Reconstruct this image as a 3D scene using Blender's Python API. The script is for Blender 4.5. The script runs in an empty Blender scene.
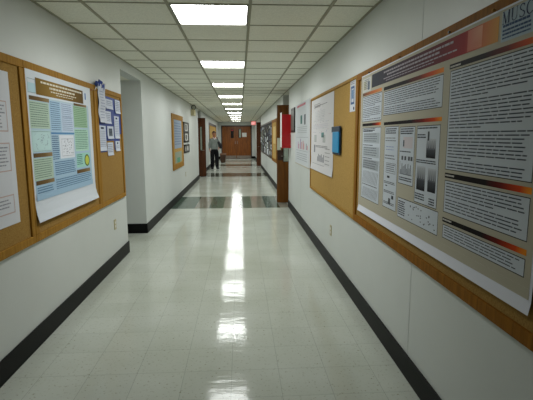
import bpy, bmesh, math, random
from mathutils import Vector, Matrix
rnd = random.Random(7)
SC = bpy.context.scene
COL = SC.collection

# ------------------------------------------------------------------ sizes (metres)
XL, XR = -1.486, 1.037          # corridor side walls
CEIL = 2.485
Y0, Y1 = -3.2, 30.1             # corridor ends
EYE = 1.516
TH = .16
T = 0.6096                      # ceiling tile
GX = 0.087                      # a ceiling grid line
GY = 3.39                       # a ceiling grid line (near edge of a light)

def lin(c):
    return tuple(((v/255)/12.92 if v/255 <= .04045 else ((v/255+.055)/1.055)**2.4) for v in c)

# ------------------------------------------------------------------ materials
def new_mat(name, rough=.6, spec=.5):
    m = bpy.data.materials.new(name); m.use_nodes = True
    b = m.node_tree.nodes['Principled BSDF']
    b.inputs['Roughness'].default_value = rough
    b.inputs['Specular IOR Level'].default_value = spec
    return m, m.node_tree.nodes, m.node_tree.links, b

def ramp(ns, stops):
    r = ns.new('ShaderNodeValToRGB')
    e = r.color_ramp.elements
    e[0].position, e[0].color = stops[0][0], (*lin(stops[0][1]), 1)
    e[1].position, e[1].color = stops[-1][0], (*lin(stops[-1][1]), 1)
    for p, c in stops[1:-1]:
        x = e.new(p); x.color = (*lin(c), 1)
    return r

def plain(name, c, rough=.6, spec=.5, vary=.04, scale=6, metal=0):
    m, ns, ls, b = new_mat(name, rough, spec)
    n = ns.new('ShaderNodeTexNoise'); n.inputs['Scale'].default_value = scale; n.inputs['Detail'].default_value = 3
    tc = ns.new('ShaderNodeTexCoord'); ls.new(tc.outputs['Object'], n.inputs['Vector'])
    lo = tuple(max(0, v*(1-vary)) for v in c); hi = tuple(min(255, v*(1+vary)) for v in c)
    r = ramp(ns, [(.35, lo), (.65, hi)]); ls.new(n.outputs['Fac'], r.inputs['Fac']); ls.new(r.outputs['Color'], b.inputs['Base Color'])
    b.inputs['Metallic'].default_value = metal
    return m

def wood(name, dark, light, rough=.4, sc=(18, 18, 1.2), spec=.05):
    m, ns, ls, b = new_mat(name, rough)
    tc = ns.new('ShaderNodeTexCoord'); mp = ns.new('ShaderNodeMapping'); mp.inputs['Scale'].default_value = sc
    n = ns.new('ShaderNodeTexNoise'); n.inputs['Scale'].default_value = 2.5; n.inputs['Detail'].default_value = 6; n.inputs['Distortion'].default_value = .8
    ls.new(tc.outputs['Object'], mp.inputs['Vector']); ls.new(mp.outputs['Vector'], n.inputs['Vector'])
    r = ramp(ns, [(.3, dark), (.7, light)]); ls.new(n.outputs['Fac'], r.inputs['Fac']); ls.new(r.outputs['Color'], b.inputs['Base Color']); b.inputs['Specular IOR Level'].default_value = spec
    return m

def cork(name, a, c):
    m, ns, ls, b = new_mat(name, .9, .2)
    tc = ns.new('ShaderNodeTexCoord'); n = ns.new('ShaderNodeTexNoise'); n.inputs['Scale'].default_value = 140; n.inputs['Detail'].default_value = 4
    ls.new(tc.outputs['Object'], n.inputs['Vector'])
    r = ramp(ns, [(.35, a), (.65, c)]); ls.new(n.outputs['Fac'], r.inputs['Fac']); ls.new(r.outputs['Color'], b.inputs['Base Color'])
    bp = ns.new('ShaderNodeBump'); bp.inputs['Strength'].default_value = .3; bp.inputs['Distance'].default_value = .002
    ls.new(n.outputs['Fac'], bp.inputs['Height']); ls.new(bp.outputs['Normal'], b.inputs['Normal'])
    return m

def floor_mat(name, a, c, speck):
    m, ns, ls, b = new_mat(name, .16, .13)
    tc = ns.new('ShaderNodeTexCoord')
    mp = ns.new('ShaderNodeMapping'); mp.inputs['Location'].default_value = (.07, .09, 0)
    ls.new(tc.outputs['Object'], mp.inputs['Vector'])
    br = ns.new('ShaderNodeTexBrick'); br.offset = 0; br.squash = 1
    br.inputs['Scale'].default_value = 1; br.inputs['Brick Width'].default_value = .3048; br.inputs['Row Height'].default_value = .3048
    br.inputs['Mortar Size'].default_value = .0013; br.inputs['Mortar Smooth'].default_value = .2; br.inputs['Bias'].default_value = 0
    br.inputs['Color1'].default_value = (*lin(a), 1); br.inputs['Color2'].default_value = (*lin(c), 1)
    br.inputs['Mortar'].default_value = (*[v*.6 for v in lin(a)], 1)
    ls.new(mp.outputs['Vector'], br.inputs['Vector'])
    n = ns.new('ShaderNodeTexNoise'); n.inputs['Scale'].default_value = 55; n.inputs['Detail'].default_value = 5
    ls.new(tc.outputs['Object'], n.inputs['Vector'])
    r = ramp(ns, [(.60, (255, 255, 255)), (.72, speck)]); ls.new(n.outputs['Fac'], r.inputs['Fac'])
    n2 = ns.new('ShaderNodeTexNoise'); n2.inputs['Scale'].default_value = 1.1; n2.inputs['Detail'].default_value = 4
    ls.new(tc.outputs['Object'], n2.inputs['Vector'])
    r2 = ramp(ns, [(.3, (232, 232, 226)), (.7, (255, 255, 255))]); ls.new(n2.outputs['Fac'], r2.inputs['Fac'])
    mx = ns.new('ShaderNodeMixRGB'); mx.blend_type = 'MULTIPLY'; mx.inputs[0].default_value = 1
    ls.new(br.outputs['Color'], mx.inputs[1]); ls.new(r.outputs['Color'], mx.inputs[2])
    mx2 = ns.new('ShaderNodeMixRGB'); mx2.blend_type = 'MULTIPLY'; mx2.inputs[0].default_value = 1
    ls.new(mx.outputs['Color'], mx2.inputs[1]); ls.new(r2.outputs['Color'], mx2.inputs[2])
    ls.new(mx2.outputs['Color'], b.inputs['Base Color'])
    # waxed surface: slightly wavy across the corridor, so lamps smear into rippled streaks
    mp2 = ns.new('ShaderNodeMapping'); mp2.inputs['Scale'].default_value = (2.6, 5.5, 1)
    ls.new(tc.outputs['Object'], mp2.inputs['Vector'])
    w = ns.new('ShaderNodeTexNoise'); w.inputs['Scale'].default_value = 2.2; w.inputs['Detail'].default_value = 3
    ls.new(mp2.outputs['Vector'], w.inputs['Vector'])
    bp = ns.new('ShaderNodeBump'); bp.inputs['Strength'].default_value = .5; bp.inputs['Distance'].default_value = .003
    ls.new(w.outputs['Fac'], bp.inputs['Height']); ls.new(bp.outputs['Normal'], b.inputs['Normal'])
    n3 = ns.new('ShaderNodeTexNoise'); n3.inputs['Scale'].default_value = 3; n3.inputs['Detail'].default_value = 5
    ls.new(tc.outputs['Object'], n3.inputs['Vector'])
    mr = ns.new('ShaderNodeMapRange'); mr.inputs['From Min'].default_value = .3; mr.inputs['From Max'].default_value = .7
    mr.inputs['To Min'].default_value = .07; mr.inputs['To Max'].default_value = .13
    ls.new(n3.outputs['Fac'], mr.inputs['Value']); ls.new(mr.outputs['Result'], b.inputs['Roughness'])
    return m

def print_mat(name, rough=.45):
    m, ns, ls, b = new_mat(name, rough, .4)
    a = ns.new('ShaderNodeAttribute'); a.attribute_name = 'Col'
    ls.new(a.outputs['Color'], b.inputs['Base Color']); b.inputs['Specular IOR Level'].default_value = .04
    return m

def emit(name, c, s):
    m, ns, ls, b = new_mat(name)
    b.inputs['Base Color'].default_value = (.8, .8, .8, 1)
    b.inputs['Emission Color'].default_value = (*c, 1); b.inputs['Emission Strength'].default_value = s
    return m

M = dict(
    wall=plain('wall_paint', (208, 212, 209), .42, .4, .012, 1.5),
    walln=plain('wall_seam_paint', (196, 199, 196), .55, .3, .012, 1.5),
    base=plain('black_vinyl', (11, 13, 12), .5, .15, .08),
    floor=floor_mat('vinyl_tile', (193, 198, 189), (198, 203, 194), (196, 190, 172)),
    green=floor_mat('green_vinyl_tile', (66, 88, 74), (72, 92, 78), (170, 180, 165)),
    olive=floor_mat('grey_vinyl_tile', (140, 138, 126), (148, 146, 134), (190, 188, 176)),
    bandg=floor_mat('dark_vinyl_tile', (86, 88, 74), (92, 92, 80), (180, 180, 165)),
    tile=plain('ceiling_tile', (240, 240, 226), .9, .1, .03, 90),
    tbar=plain('ceiling_grid_metal', (158, 156, 134), .6, .3, .02),
    diff=emit('light_diffuser', (.97, 1.0, .98), 24.5),
    lframe=plain('light_trim', (120, 120, 112), .5, .4, .02),
    oak=wood('oak_trim', (142, 102, 38), (170, 126, 52), .55),
    oakt=wood('tan_oak_trim', (146, 108, 44), (174, 134, 62), .55),
    oakr=wood('oak_trim_reddish', (120, 78, 20), (152, 100, 30), .55),
    corkm=cork('cork', (142, 108, 52), (166, 130, 68)),
    corkr=cork('cork_tan', (164, 130, 68), (190, 154, 88)),
    door=wood('stained_oak_door', (104, 56, 14), (150, 86, 26), .3, (9, 9, .8), .4),
    doord=wood('dark_door_wood', (66, 36, 18), (94, 52, 24), .3, (9, 9, .8), .3),
    dframe=plain('dark_brown_frame', (48, 26, 14), .4, .5, .05),
    doorm=wood('amber_door_wood', (84, 50, 14), (120, 74, 24), .35, (9, 9, .8), .3),
    glass=plain('wired_glass', (172, 186, 172), .15, .6, .03),
    darkg=plain('dark_glass', (26, 20, 18), .12, .6, .1),
    red=plain('red_enamel', (168, 8, 16), .3, .5, .03),
    white=plain('white_paint', (225, 225, 222), .5, .4, .02),
    beige=plain('beige_plastic', (188, 178, 142), .5, .4, .03),
    black=plain('black_plastic', (20, 20, 20), .4, .5, .1),
    grey=plain('grey_metal', (90, 92, 88), .4, .5, .05),
    steel=plain('brushed_metal', (150, 140, 130), .3, .5, .05, 6, .7),
    prn=print_mat('printed_paper', .6),
    prng=print_mat('glossy_print', .5),
    bluep=plain('navy_card', (30, 58, 138), .5, .4, .08),
    skin=plain('skin', (176, 118, 86), .5, .4, .03),
    hair=plain('brown_hair', (74, 44, 26), .6, .3, .1, 40),
    shirt=plain('grey_shirt', (140, 146, 142), .85, .2, .05),
    collar=plain('white_collar', (226, 222, 222), .8, .2, .03),
    trous=plain('black_trousers', (22, 22, 25), .85, .2, .1),
    shoe=plain('black_shoe', (14, 14, 14), .3, .5, .1),
    bag=plain('black_bag', (18, 20, 26), .6, .4, .1),
    bin=plain('brown_bin', (66, 44, 30), .5, .4, .08),
    binr=plain('tan_bin_rim', (128, 96, 76), .5, .4, .05),
    exit=emit('exit_face', (1, .02, .04), .55),
    exitw=emit('exit_letters', (1, .55, .55), .8),
    lens=plain('lamp_lens', (170, 172, 160), .2, .6, .03),
)

# ------------------------------------------------------------------ helpers
class MB:
    """collects geometry; build() links it as ONE mesh object"""
    def __init__(s): s.v = []; s.f = []; s.c = []; s.mi = []
    def face(s, pts, c=None, mi=0):
        n = len(s.v); s.v += [tuple(p) for p in pts]; s.f.append(tuple(range(n, n+len(pts)))); s.c.append(c); s.mi.append(mi)
    def box(s, x0, x1, y0, y1, z0, z1, mi=0, skip=''):
        x0, x1 = sorted((x0, x1)); y0, y1 = sorted((y0, y1)); z0, z1 = sorted((z0, z1))
        n = len(s.v)
        s.v += [(x0,y0,z0),(x1,y0,z0),(x1,y1,z0),(x0,y1,z0),(x0,y0,z1),(x1,y0,z1),(x1,y1,z1),(x0,y1,z1)]
        for q in ((0,3,2,1),(4,5,6,7),(0,1,5,4),(1,2,6,5),(2,3,7,6),(3,0,4,7)):
            s.f.append(tuple(n+i for i in q)); s.c.append(None); s.mi.append(mi)
        return s
    def tube(s, a, b, r, r2=None, seg=16, mi=0, caps=True):
        a, b = Vector(a), Vector(b); r2 = r if r2 is None else r2
        d = (b-a).normalized(); u = d.orthogonal().normalized(); w = d.cross(u)
        n = len(s.v)
        for p, rr in ((a, r), (b, r2)):
            for i in range(seg):
                t = 2*math.pi*i/seg; s.v.append(tuple(p+rr*(math.cos(t)*u+math.sin(t)*w)))
        for i in range(seg):
            j = (i+1) % seg; s.f.append((n+i, n+j, n+seg+j, n+seg+i)); s.c.append(None); s.mi.append(mi)
        if caps:
            s.f.append(tuple(n+seg-1-i for i in range(seg))); s.c.append(None); s.mi.append(mi)
            s.f.append(tuple(n+seg+i for i in range(seg))); s.c.append(None); s.mi.append(mi)
        return s
    def build(s, name, mats, parent=None, bevel=0, org=None, smooth=False):
        if not isinstance(mats, (list, tuple)): mats = [mats]
        me = bpy.data.meshes.new(name)
        o = Vector(org) if org is not None else Vector((0, 0, 0))
        if parent is not None and org is None: o = Vector(parent.get('_w', (0, 0, 0)))
        me.from_pydata([tuple(Vector(p)-o) for p in s.v], [], s.f)
        for m in mats: me.materials.append(m)
        if any(s.mi): me.polygons.foreach_set('material_index', s.mi)
        if any(c is not None for c in s.c):
            at = me.color_attributes.new('Col', 'FLOAT_COLOR', 'CORNER')
            for p, c in zip(me.polygons, s.c):
                for k, li in enumerate(p.loop_indices):
                    q = c[k] if isinstance(c[0], (tuple, list)) else c
                    at.data[li].color = (*lin(q), 1)
        me.update()
        ob = bpy.data.objects.new(name, me); COL.objects.link(ob)
        if parent is not None:
            ob.parent = parent
        if org is not None: ob.location = o
        ob['_w'] = tuple(o)
        if smooth:
            for p in me.polygons: p.use_smooth = True
        if bevel:
            bv = ob.modifiers.new('bevel', 'BEVEL'); bv.width = bevel; bv.segments = 2; bv.limit_method = 'ANGLE'
        return ob

def tag(o, label, cat, group=None):
    o['label'] = label; o['category'] = cat
    if group: o['group'] = group
    return o
def struct(o): o['kind'] = 'structure'; return o
def thing(name, loc, label, cat, group=None):
    o = bpy.data.objects.new(name, None); COL.objects.link(o); o.location = loc; o.empty_display_size = .1
    o['_w'] = tuple(loc)
    return tag(o, label, cat, group)
def strip_marks():
    for o in bpy.data.objects:
        if '_w' in o: del o['_w']

# ------------------------------------------------------------------ shell
# floor with green bands
xs = [-3.6] + [GX-.015-.3048*k - .1 + .105 for k in range(12, -8, -1)] + [2.4]
grid = [-.375-.3048*k for k in range(5, 0, -1)] + [-.375+.3048*k for k in range(0, 6)]
cuts_x = [-3.6, XL-.012] + [g for g in grid if XL < g < XR] + [XR+.012, 2.4]
cuts_y = [Y0, 9.15, 10.97, 16.5, 18.1, 22.5, 23.8, 26.6, 27.5, Y1]
mb = MB()
for j in range(len(cuts_y)-1):
    for i in range(len(cuts_x)-1):
        x0, x1, ya, yb = cuts_x[i], cuts_x[i+1], cuts_y[j], cuts_y[j+1]
        mi = 0
        inside = x0 >= XL-.02 and x1 <= XR+.02
        if j == 1 and inside:
            k = round((x0+.375)/.3048)
            mi = 1 if (k % 2 == 1 or x1 < -.95) else 2
        if j in (3, 5, 7) and inside: mi = 3
        mb.face([(x0, ya, 0), (x1, ya, 0), (x1, yb, 0), (x0, yb, 0)], mi=mi)
struct(mb.build('floor', [M['floor'], M['green'], M['olive'], M['bandg']]))

# ceiling: tiles everywhere except the light cells
LK = list(range(0, 11))  # the last one is an added light to brighten the end wall
gxs = [XL-.01] + [GX+T*k for k in range(-2, 2)] + [XR+.01]
k0 = int(math.floor((Y0-GY)/T)); k1 = int(math.ceil((Y1-GY)/T))
gys = [Y0] + [GY+T*k for k in range(k0+1, k1)] + [Y1]
mb = MB()
lightcells = set()
for k in LK: lightcells.add(round(GY+4*T*k, 3))
for j in range(len(gys)-1):
    for i in range(len(gxs)-1):
        if i == 2 and round(gys[j], 3) in lightcells: continue
        mb.face([(gxs[i], gys[j], CEIL), (gxs[i], gys[j+1], CEIL), (gxs[i+1], gys[j+1], CEIL), (gxs[i+1], gys[j], CEIL)])
# lids over the alcoves
POCK = [('L', 15.75, 16.95, -2.5), ('R', 9.25, 10.5, 2.1), ('R', 21.6, 22.9, 2.1)]
for sd, a, b, x in POCK:
    x0, x1 = sorted((x, XL if sd == 'L' else XR))
    mb.face([(x0, a, CEIL), (x0, b, CEIL), (x1, b, CEIL), (x1, a, CEIL)])
mb.box(-3.6, XL-TH, 5.68, 6.83, CEIL-.13, CEIL-.001)          # lower soffit of the side corridor
ce = struct(mb.build('ceiling', M['tile']))
mb = MB()
for x in gxs[1:-1]: mb.box(x-.012, x+.012, Y0, Y1, CEIL-.006, CEIL+.001)
for y in gys[1:-1]: mb.box(XL, XR, y-.009, y+.009, CEIL-.004, CEIL+.001)
for x0 in (XL, XR-.02): mb.box(x0, x0+.02, Y0, Y1, CEIL-.005, CEIL+.001)
g = mb.build('ceiling_grid', M['tbar'], ce); g['kind'] = 'structure'

def wall(name, segs, mat=M['wall']):
    mb = MB()
    for b in segs: mb.box(*b)
    return struct(mb.build(name, mat))
wl = wall('wall_left', [
    (XL-TH, XL, Y0, 5.68, 0, CEIL), (XL-TH, XL, 5.68, 6.83, 2.355, CEIL), (XL-TH, XL, 6.83, 15.75, 0, CEIL), (XL-TH, XL, 16.95, Y1, 0, CEIL),
    (-3.6, XL-TH, 5.52, 5.68, 0, CEIL), (-3.6, XL-TH, 6.83, 6.99, 0, CEIL), (-3.7, -3.6, 5.52, 6.99, 0, CEIL),
    (-2.6, XL-TH, 15.65, 15.75, 0, CEIL), (-2.6, XL-TH, 16.95, 17.05, 0, CEIL), (-2.6, -2.5, 15.65, 17.05, 0, CEIL)])
wr = wall('wall_right', [
    (XR, XR+TH, Y0, 9.25, 0, CEIL), (XR, XR+TH, 10.5, 21.6, 0, CEIL), (XR, XR+TH, 22.9, Y1, 0, CEIL),
    (XR+TH, 2.2, 9.15, 9.25, 0, CEIL), (XR+TH, 2.2, 10.5, 10.6, 0, CEIL), (2.1, 2.2, 9.15, 10.6, 0, CEIL),
    (XR+TH, 2.2, 21.5, 21.6, 0, CEIL), (XR+TH, 2.2, 22.9, 23.0, 0, CEIL), (2.1, 2.2, 21.5, 23.0, 0, CEIL)])
DX0, DX1, DZ = -1.275, .815, 2.25
wall('wall_far', [(XL-TH, DX0, Y1, Y1+.15, 0, CEIL), (DX1, XR+TH, Y1, Y1+.15, 0, CEIL), (DX0, DX1, Y1, Y1+.15, DZ, CEIL)])
wall('wall_near', [(XL-TH, XR+TH, Y0-.15, Y0, 0, CEIL)])
# wallboard joints
mb = MB()
for y in (-1.16, .06, 1.28, 2.5, 7.38): mb.box(XR-.0012, XR+.001, y-.0015, y+.0015, .155, CEIL)
j = mb.build('panel_seam', M['walln'], wr); j['kind'] = 'structure'
# header panels above the recessed door leaves
BH = .155; BT = .012
def baseboard(name, segs):
    mb = MB()
    for s in segs: mb.box(*s)
    return struct(mb.build(name, M['base'], bevel=.004))
baseboard('baseboard_left', [
    (XL, XL+BT, Y0, 5.68, 0, BH), (XL-TH, XL+BT, 5.68, 5.68+BT, 0, BH), (-3.6, XL+BT, 6.83-BT, 6.83, 0, BH), (XL, XL+BT, 6.83-BT, 15.75, 0, BH),
    (XL, XL+BT, 16.95, Y1, 0, BH), (-2.5, XL+BT, 16.95-BT, 16.95, 0, BH), (-3.6, -3.6+BT, 5.68, 6.83, 0, BH)])
baseboard('baseboard_right', [
    (XR-BT, XR, Y0, 9.25, 0, BH), (XR-BT, 2.1, 9.25, 9.25+BT, 0, BH), (XR-BT, XR, 10.5, 21.6, 0, BH), (XR-BT, 2.1, 10.5-BT, 10.5, 0, BH), (XR-BT, XR, 22.9, Y1, 0, BH)])
baseboard('baseboard_far', [(XL, DX0, Y1-BT, Y1, 0, BH), (DX1, XR, Y1-BT, Y1, 0, BH)])

# ------------------------------------------------------------------ ceiling lights
names = ['nearest', 'second', 'third', 'fourth', 'fifth', 'sixth', 'seventh', 'eighth', 'ninth', 'tenth', 'added farthest']
for n, k in enumerate(LK):
    y = GY+4*T*k; x0, x1 = GX-T, GX
    lab = 'recessed square ceiling light, overhead behind the viewer' if k < 0 else f'glowing recessed square ceiling light, {names[k]} one down the corridor'
    t = thing('ceiling_light', (GX-T/2, y+T/2, CEIL), lab, 'light', 'square lights along the ceiling')
    w = .022; r = CEIL-.007; R = CEIL+.05
    mb = MB()
    mb.box(x0+.008, x1-.008, y+.008, y+w, r, R); mb.box(x0+.008, x1-.008, y+T-w, y+T-.008, r, R)
    mb.box(x0+.008, x0+w, y+w, y+T-w, r, R); mb.box(x1-w, x1-.008, y+w, y+T-w, r, R)
    mb.build('frame', M['lframe'], t)
    mb = MB(); z = CEIL+.012
    mb.face([(x0+w, y+w, z), (x0+w, y+T-w, z), (x1-w, y+T-w, z), (x1-w, y+w, z)])
    mb.build('diffuser', M['diff'], t)

# ------------------------------------------------------------------ wall-mounted helpers
def wx(side, d): return XL+d if side == 'L' else XR-d
def wbox(mb, side, d0, d1, y0, y1, z0, z1, mi=0): mb.box(wx(side, d0), wx(side, d1), y0, y1, z0, z1, mi)

def board(side, y0, y1, z0, z1, label, oak, corkm, fw=.05, group=None):
    t = thing('bulletin_board', (wx(side, 0), (y0+y1)/2, z0), label, 'board', group)
    mb = MB(); wbox(mb, side, .001, .012, y0+fw*.6, y1-fw*.6, z0+fw*.6, z1-fw*.6); mb.build('cork_panel', corkm, t)
    mb = MB()
    wbox(mb, side, .001, .024, y0, y1, z1-fw, z1); wbox(mb, side, .001, .024, y0, y1, z0, z0+fw)
    wbox(mb, side, .001, .024, y0, y0+fw, z0+fw, z1-fw); wbox(mb, side, .001, .024, y1-fw, y1, z0+fw, z1-fw)
    mb.build('frame', oak, t, bevel=.004)
    return t

class Sheet:
    """a printed sheet hanging on a wall; s runs along the wall, z up; off(y,z) is its distance from the wall"""
    def __init__(s, side, off=lambda y, z: .014):
        s.side, s.off, s.mb, s.rim = side, off, MB(), 0
    k = 1
    def P(s, y, z, e=0): return (wx(s.side, s.off(y, z)+e), y*s.k, 1.5+(z-1.5)*s.k)
    def quad(s, ya, yb, za, zb, c, e=.0006):
        pts = [s.P(ya, za, e), s.P(yb, za, e), s.P(yb, zb, e), s.P(ya, zb, e)]
        if (s.side == 'L') == (yb > ya): pass
        else: pts = pts[::-1]; c = c[::-1] if isinstance(c[0], (tuple, list)) else c
        s.mb.face(pts, c)
    def paper(s, y0, y1, z0, z1, c, ny=10, nz=16, warp=None):
        for i in range(ny):
            for k in range(nz):
                q = []
                for (a, b) in ((i, k), (i+1, k), (i+1, k+1), (i, k+1)):
                    y = y0+(y1-y0)*a/ny; z = z0+(z1-z0)*b/nz
                    if warp: y, z = warp(y, z)
                    q.append(s.P(y, z))
                if s.side == 'R': q = q[::-1]
                s.mb.face(q, c)
    def grad(s, ya, yb, za, zb, stops, e=.0012):
        # from ya towards yb, colour stops (t, colour)
        for (t0, c0), (t1, c1) in zip(stops, stops[1:]):
            a, b = ya+(yb-ya)*t0, ya+(yb-ya)*t1
            s.quad(a, b, za, zb, (c0, c1, c1, c0), e)
    def text(s, ya, yb, za, zb, pitch, c, fill=.5, word=.03, e=.0014, ragged=.1, para=0):
        # ya is where the lines begin (reader's left), zb the top
        sg = 1 if yb > ya else -1; L = abs(yb-ya); z = zb-pitch*.3; n = 0
        while z-pitch*fill > za:
            n += 1
            end = L*(1-rnd.random()*ragged)
            if para and n % para == 0: end = L*rnd.uniform(.25, .7)
            if para and n % (para+0) == 1 and n > 1: z -= pitch*.4
            p = 0
            while p < end-word*.3:
                w = min(end-p, word*rnd.uniform(.4, 1.5))
                s.quad(ya+sg*p, ya+sg*(p+w), z-pitch*fill, z, c, e); p += w+word*.1
            z -= pitch
    def rect(s, ya, yb, za, zb, c, t=.003, e=.001):
        s.quad(ya, yb, zb-t, zb, c, e); s.quad(ya, yb, za, za+t, c, e)
        d = t if yb > ya else -t
        s.quad(ya, ya+d, za, zb, c, e); s.quad(yb-d, yb, za, zb, c, e)
    def line(s, y0, z0, y1, z1, c, t=.002, e=.0018):
        dy, dz = y1-y0, z1-z0; l = math.hypot(dy, dz) or 1; ny, nz = -dz/l*t, dy/l*t
        s.mb.face([s.P(y0+ny, z0+nz, e), s.P(y1+ny, z1+nz, e), s.P(y1-ny, z1-nz, e), s.P(y0-ny, z0-nz, e)], c)
    def poly(s, pts, c, e=.002): s.mb.face([s.P(y, z, e) for y, z in pts], c)
    def build(s, name, label, cat='poster', mat=None, group=None, bottom=None):
        vs = s.mb.v; c = Vector((sum(v[0] for v in vs)/len(vs), sum(v[1] for v in vs)/len(vs), min(v[2] for v in vs)))
        return tag(s.mb.build(name, mat or M['prn'], org=c), label, cat, group)

# ------------------------------------------------------------------ right wall
board('R', .95, 3.80, .765, 2.04, 'large oak-framed cork board under the big research poster on the right wall', M['oakr'], M['corkm'], .06)
board('R', 3.802, 6.27, .765, 2.04, 'tan cork board beyond the big poster, with a blue folder and a white chart sheet', M['oakt'], M['corkr'], .03)

# --- the large research poster
def boff(y, z):
    d = .0242
    if z < .93: d += .010*((.93-z)/.06)**1.6
    return d
BG = (184, 178, 160); BX = (202, 209, 217); INK = (58, 61, 70); WM = (226, 228, 238); BLK = (30, 27, 27)
S = Sheet('R', boff); S.k = .976
S.paper(1.425, 3.725, .872, 2.012, WM, 24, 24)
for i in range(23):
    a, b = 3.715-.1*i, max(3.715-.1*(i+1), 1.44)
    if a <= b: break
    S.quad(a, b, .965, 2.004, BG, .0005); S.quad(a, b, .925, .965, BG, .0009)
S.grad(3.433, 1.75, 1.889, 1.988, [(0, (56, 60, 70)), (.3, (64, 58, 68)), (.55, (84, 48, 56)), (.72, (110, 34, 42)), (.84, (150, 40, 42)), (.9, (196, 92, 74)), (1, (214, 156, 84))])
S.quad(1.99, 1.87, 1.893, 1.984, ((196, 110, 96), (214, 140, 110), (226, 168, 140), (200, 120, 104)), .0014)
for z, L0, L1, h in ((1.960, 3.15, 2.12, .011), (1.938, 3.08, 2.3, .011), (1.918, 3.15, 2.08, .007), (1.903, 3.1, 2.35, .005)):
    y = L0
    while y > L1:
        w = rnd.uniform(.02, .06); S.quad(y, y-w, z, z+h, (172, 164, 172), .0018); y -= w+.007
# little box at the left end of the header
S.quad(3.683, 3.457, 1.872, 1.982, (205, 206, 204)); S.quad(3.66, 3.58, 1.89, 1.96, (190, 186, 160), .001); S.quad(3.54, 3.49, 1.885, 1.95, (96, 110, 130), .001)
S.text(3.64, 3.5, 1.885, 1.975, .014, (120, 124, 130), .4, .02)
G = [(0, (28, 27, 30)), (.45, (40, 34, 36)), (.68, (110, 46, 36)), (.85, (200, 80, 34)), (1, (232, 140, 50))]
G2 = [(0, (20, 18, 20)), (.55, (28, 20, 22)), (.72, (110, 28, 22)), (.9, (206, 70, 20)), (1, (238, 150, 40))]
def tbox(ya, yb, za, zb): S.quad(ya, yb, za, zb, BX, .0009); S.rect(ya, yb, za, zb, BLK, .0035, .0012)
S.grad(3.675, 3.181, 1.843, 1.866, [(0, (90, 70, 62)), (.6, (196, 110, 60)), (1, (226, 150, 90))])
S.grad(3.663, 3.178, 1.596, 1.618, G2)
S.grad(3.138, 2.21, 1.837, 1.861, G)
S.grad(3.109, 2.203, 1.592, 1.613, G2)
S.grad(2.148, 1.46, 1.839, 1.862, G)
S.grad(2.135, 1.472, 1.307, 1.332, G2)
S.grad(2.135, 1.472, 1.081, 1.104, G2)
for z, ya in ((1.84, 2.14), (1.311, 2.13), (1.085, 2.13)): S.text(ya, ya-.1, z, z+.018, .016, (200, 196, 190), .5, .02, .0016)
def cell(ya, yb, za, zb, pitch, para, **k):
    tbox(ya, yb, za, zb); S.text(ya-.018, yb+.014, za+.01, zb-.008, pitch, (72, 76, 86), .33, .07, .0016, .08, para)
cell(3.672, 3.172, 1.632, 1.836, .0135, 6)
cell(3.13, 2.208, 1.661, 1.828, .0135, 7)
cell(2.137, 1.475, 1.348, 1.830, .0150, 9)
cell(2.132, 1.475, 1.132, 1.295, .0150, 5)
cell(2.128, 1.475, .998, 1.069, .0130, 6)
# first column: equations and hatched tables
tbox(3.65, 3.172, 1.0, 1.583)
S.text(3.63, 3.3, 1.555, 1.578, .012, INK, .5, .03)
for z0, z1 in ((1.46, 1.54), (1.35, 1.43), (1.25, 1.325)):
    S.quad(3.62, 3.20, z0, z1, (176, 184, 190), .0012)
    S.text(3.6, 3.25, z0, z1, .018, (120, 124, 130), .35, .05, .0016)
    S.text(3.63, 3.35, z1+.003, z1+.02, .012, INK, .5, .03)
for z0, z1, n in ((1.255, 1.33, 14), (1.135, 1.235, 12), (1.02, 1.10, 13)):
    for i in range(n):
        y = 3.61-.4*i/n; S.line(y, z0, y-.035, z1, (110, 112, 118), .003)
S.text(3.62, 3.22, 1.108, 1.128, .012, (90, 92, 98), .5, .05)
# second column
tbox(3.08, 2.81, 1.01, 1.581)
S.text(3.06, 2.84, 1.53, 1.572, .014, INK, .5, .03)
S.text(3.06, 2.84, 1.48, 1.51, .018, (110, 112, 118), .3, .04); S.text(3.04, 2.88, 1.40, 1.45, .02, (120, 140, 190), .2, .05)
S.text(3.06, 2.86, 1.35, 1.39, .02, (90, 92, 98), .3, .04)
S.rect(3.03, 2.84, 1.26, 1.33, (90, 92, 98)); S.text(3.02, 2.85, 1.27, 1.325, .014, (110, 112, 118), .4, .02)
S.quad(3.0, 2.95, 1.225, 1.24, INK, .0014); S.quad(2.9, 2.86, 1.085, 1.11, INK, .0014); S.quad(3.03, 2.99, 1.165, 1.172, INK, .0014)
for z in (1.185, 1.12, 1.04): S.text(3.06, 2.84, z, z+.018, .01, (80, 82, 88), .5, .03)
S.quad(2.96, 2.92, 1.045, 1.085, (90, 92, 96), .0014)
# third column
tbox(2.785, 2.54, 1.211, 1.574)
S.text(2.77, 2.56, 1.525, 1.567, .014, INK, .5, .03); S.quad(2.72, 2.57, 1.44, 1.51, (205, 196, 200), .0014); S.quad(2.72, 2.70, 1.45, 1.49, (70, 72, 80), .0018)
S.text(2.77, 2.58, 1.405, 1.425, .012, INK, .5, .03)
for y in (2.74, 2.69, 2.63, 2.59): S.quad(y, y-.03, 1.365, 1.39, (90, 92, 98), .0014)
for i in range(9):
    y = 2.75-.02*i; h = .03+.04*abs(math.sin(i*1.3)); S.quad(y, y-.009, 1.275, 1.275+h, (84, 86, 94), .0014)
S.line(2.76, 1.275, 2.56, 1.275, INK, .0015); S.line(2.76, 1.275, 2.76, 1.355, INK, .0015)
S.text(2.77, 2.56, 1.222, 1.26, .014, INK, .5, .03)
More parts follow.
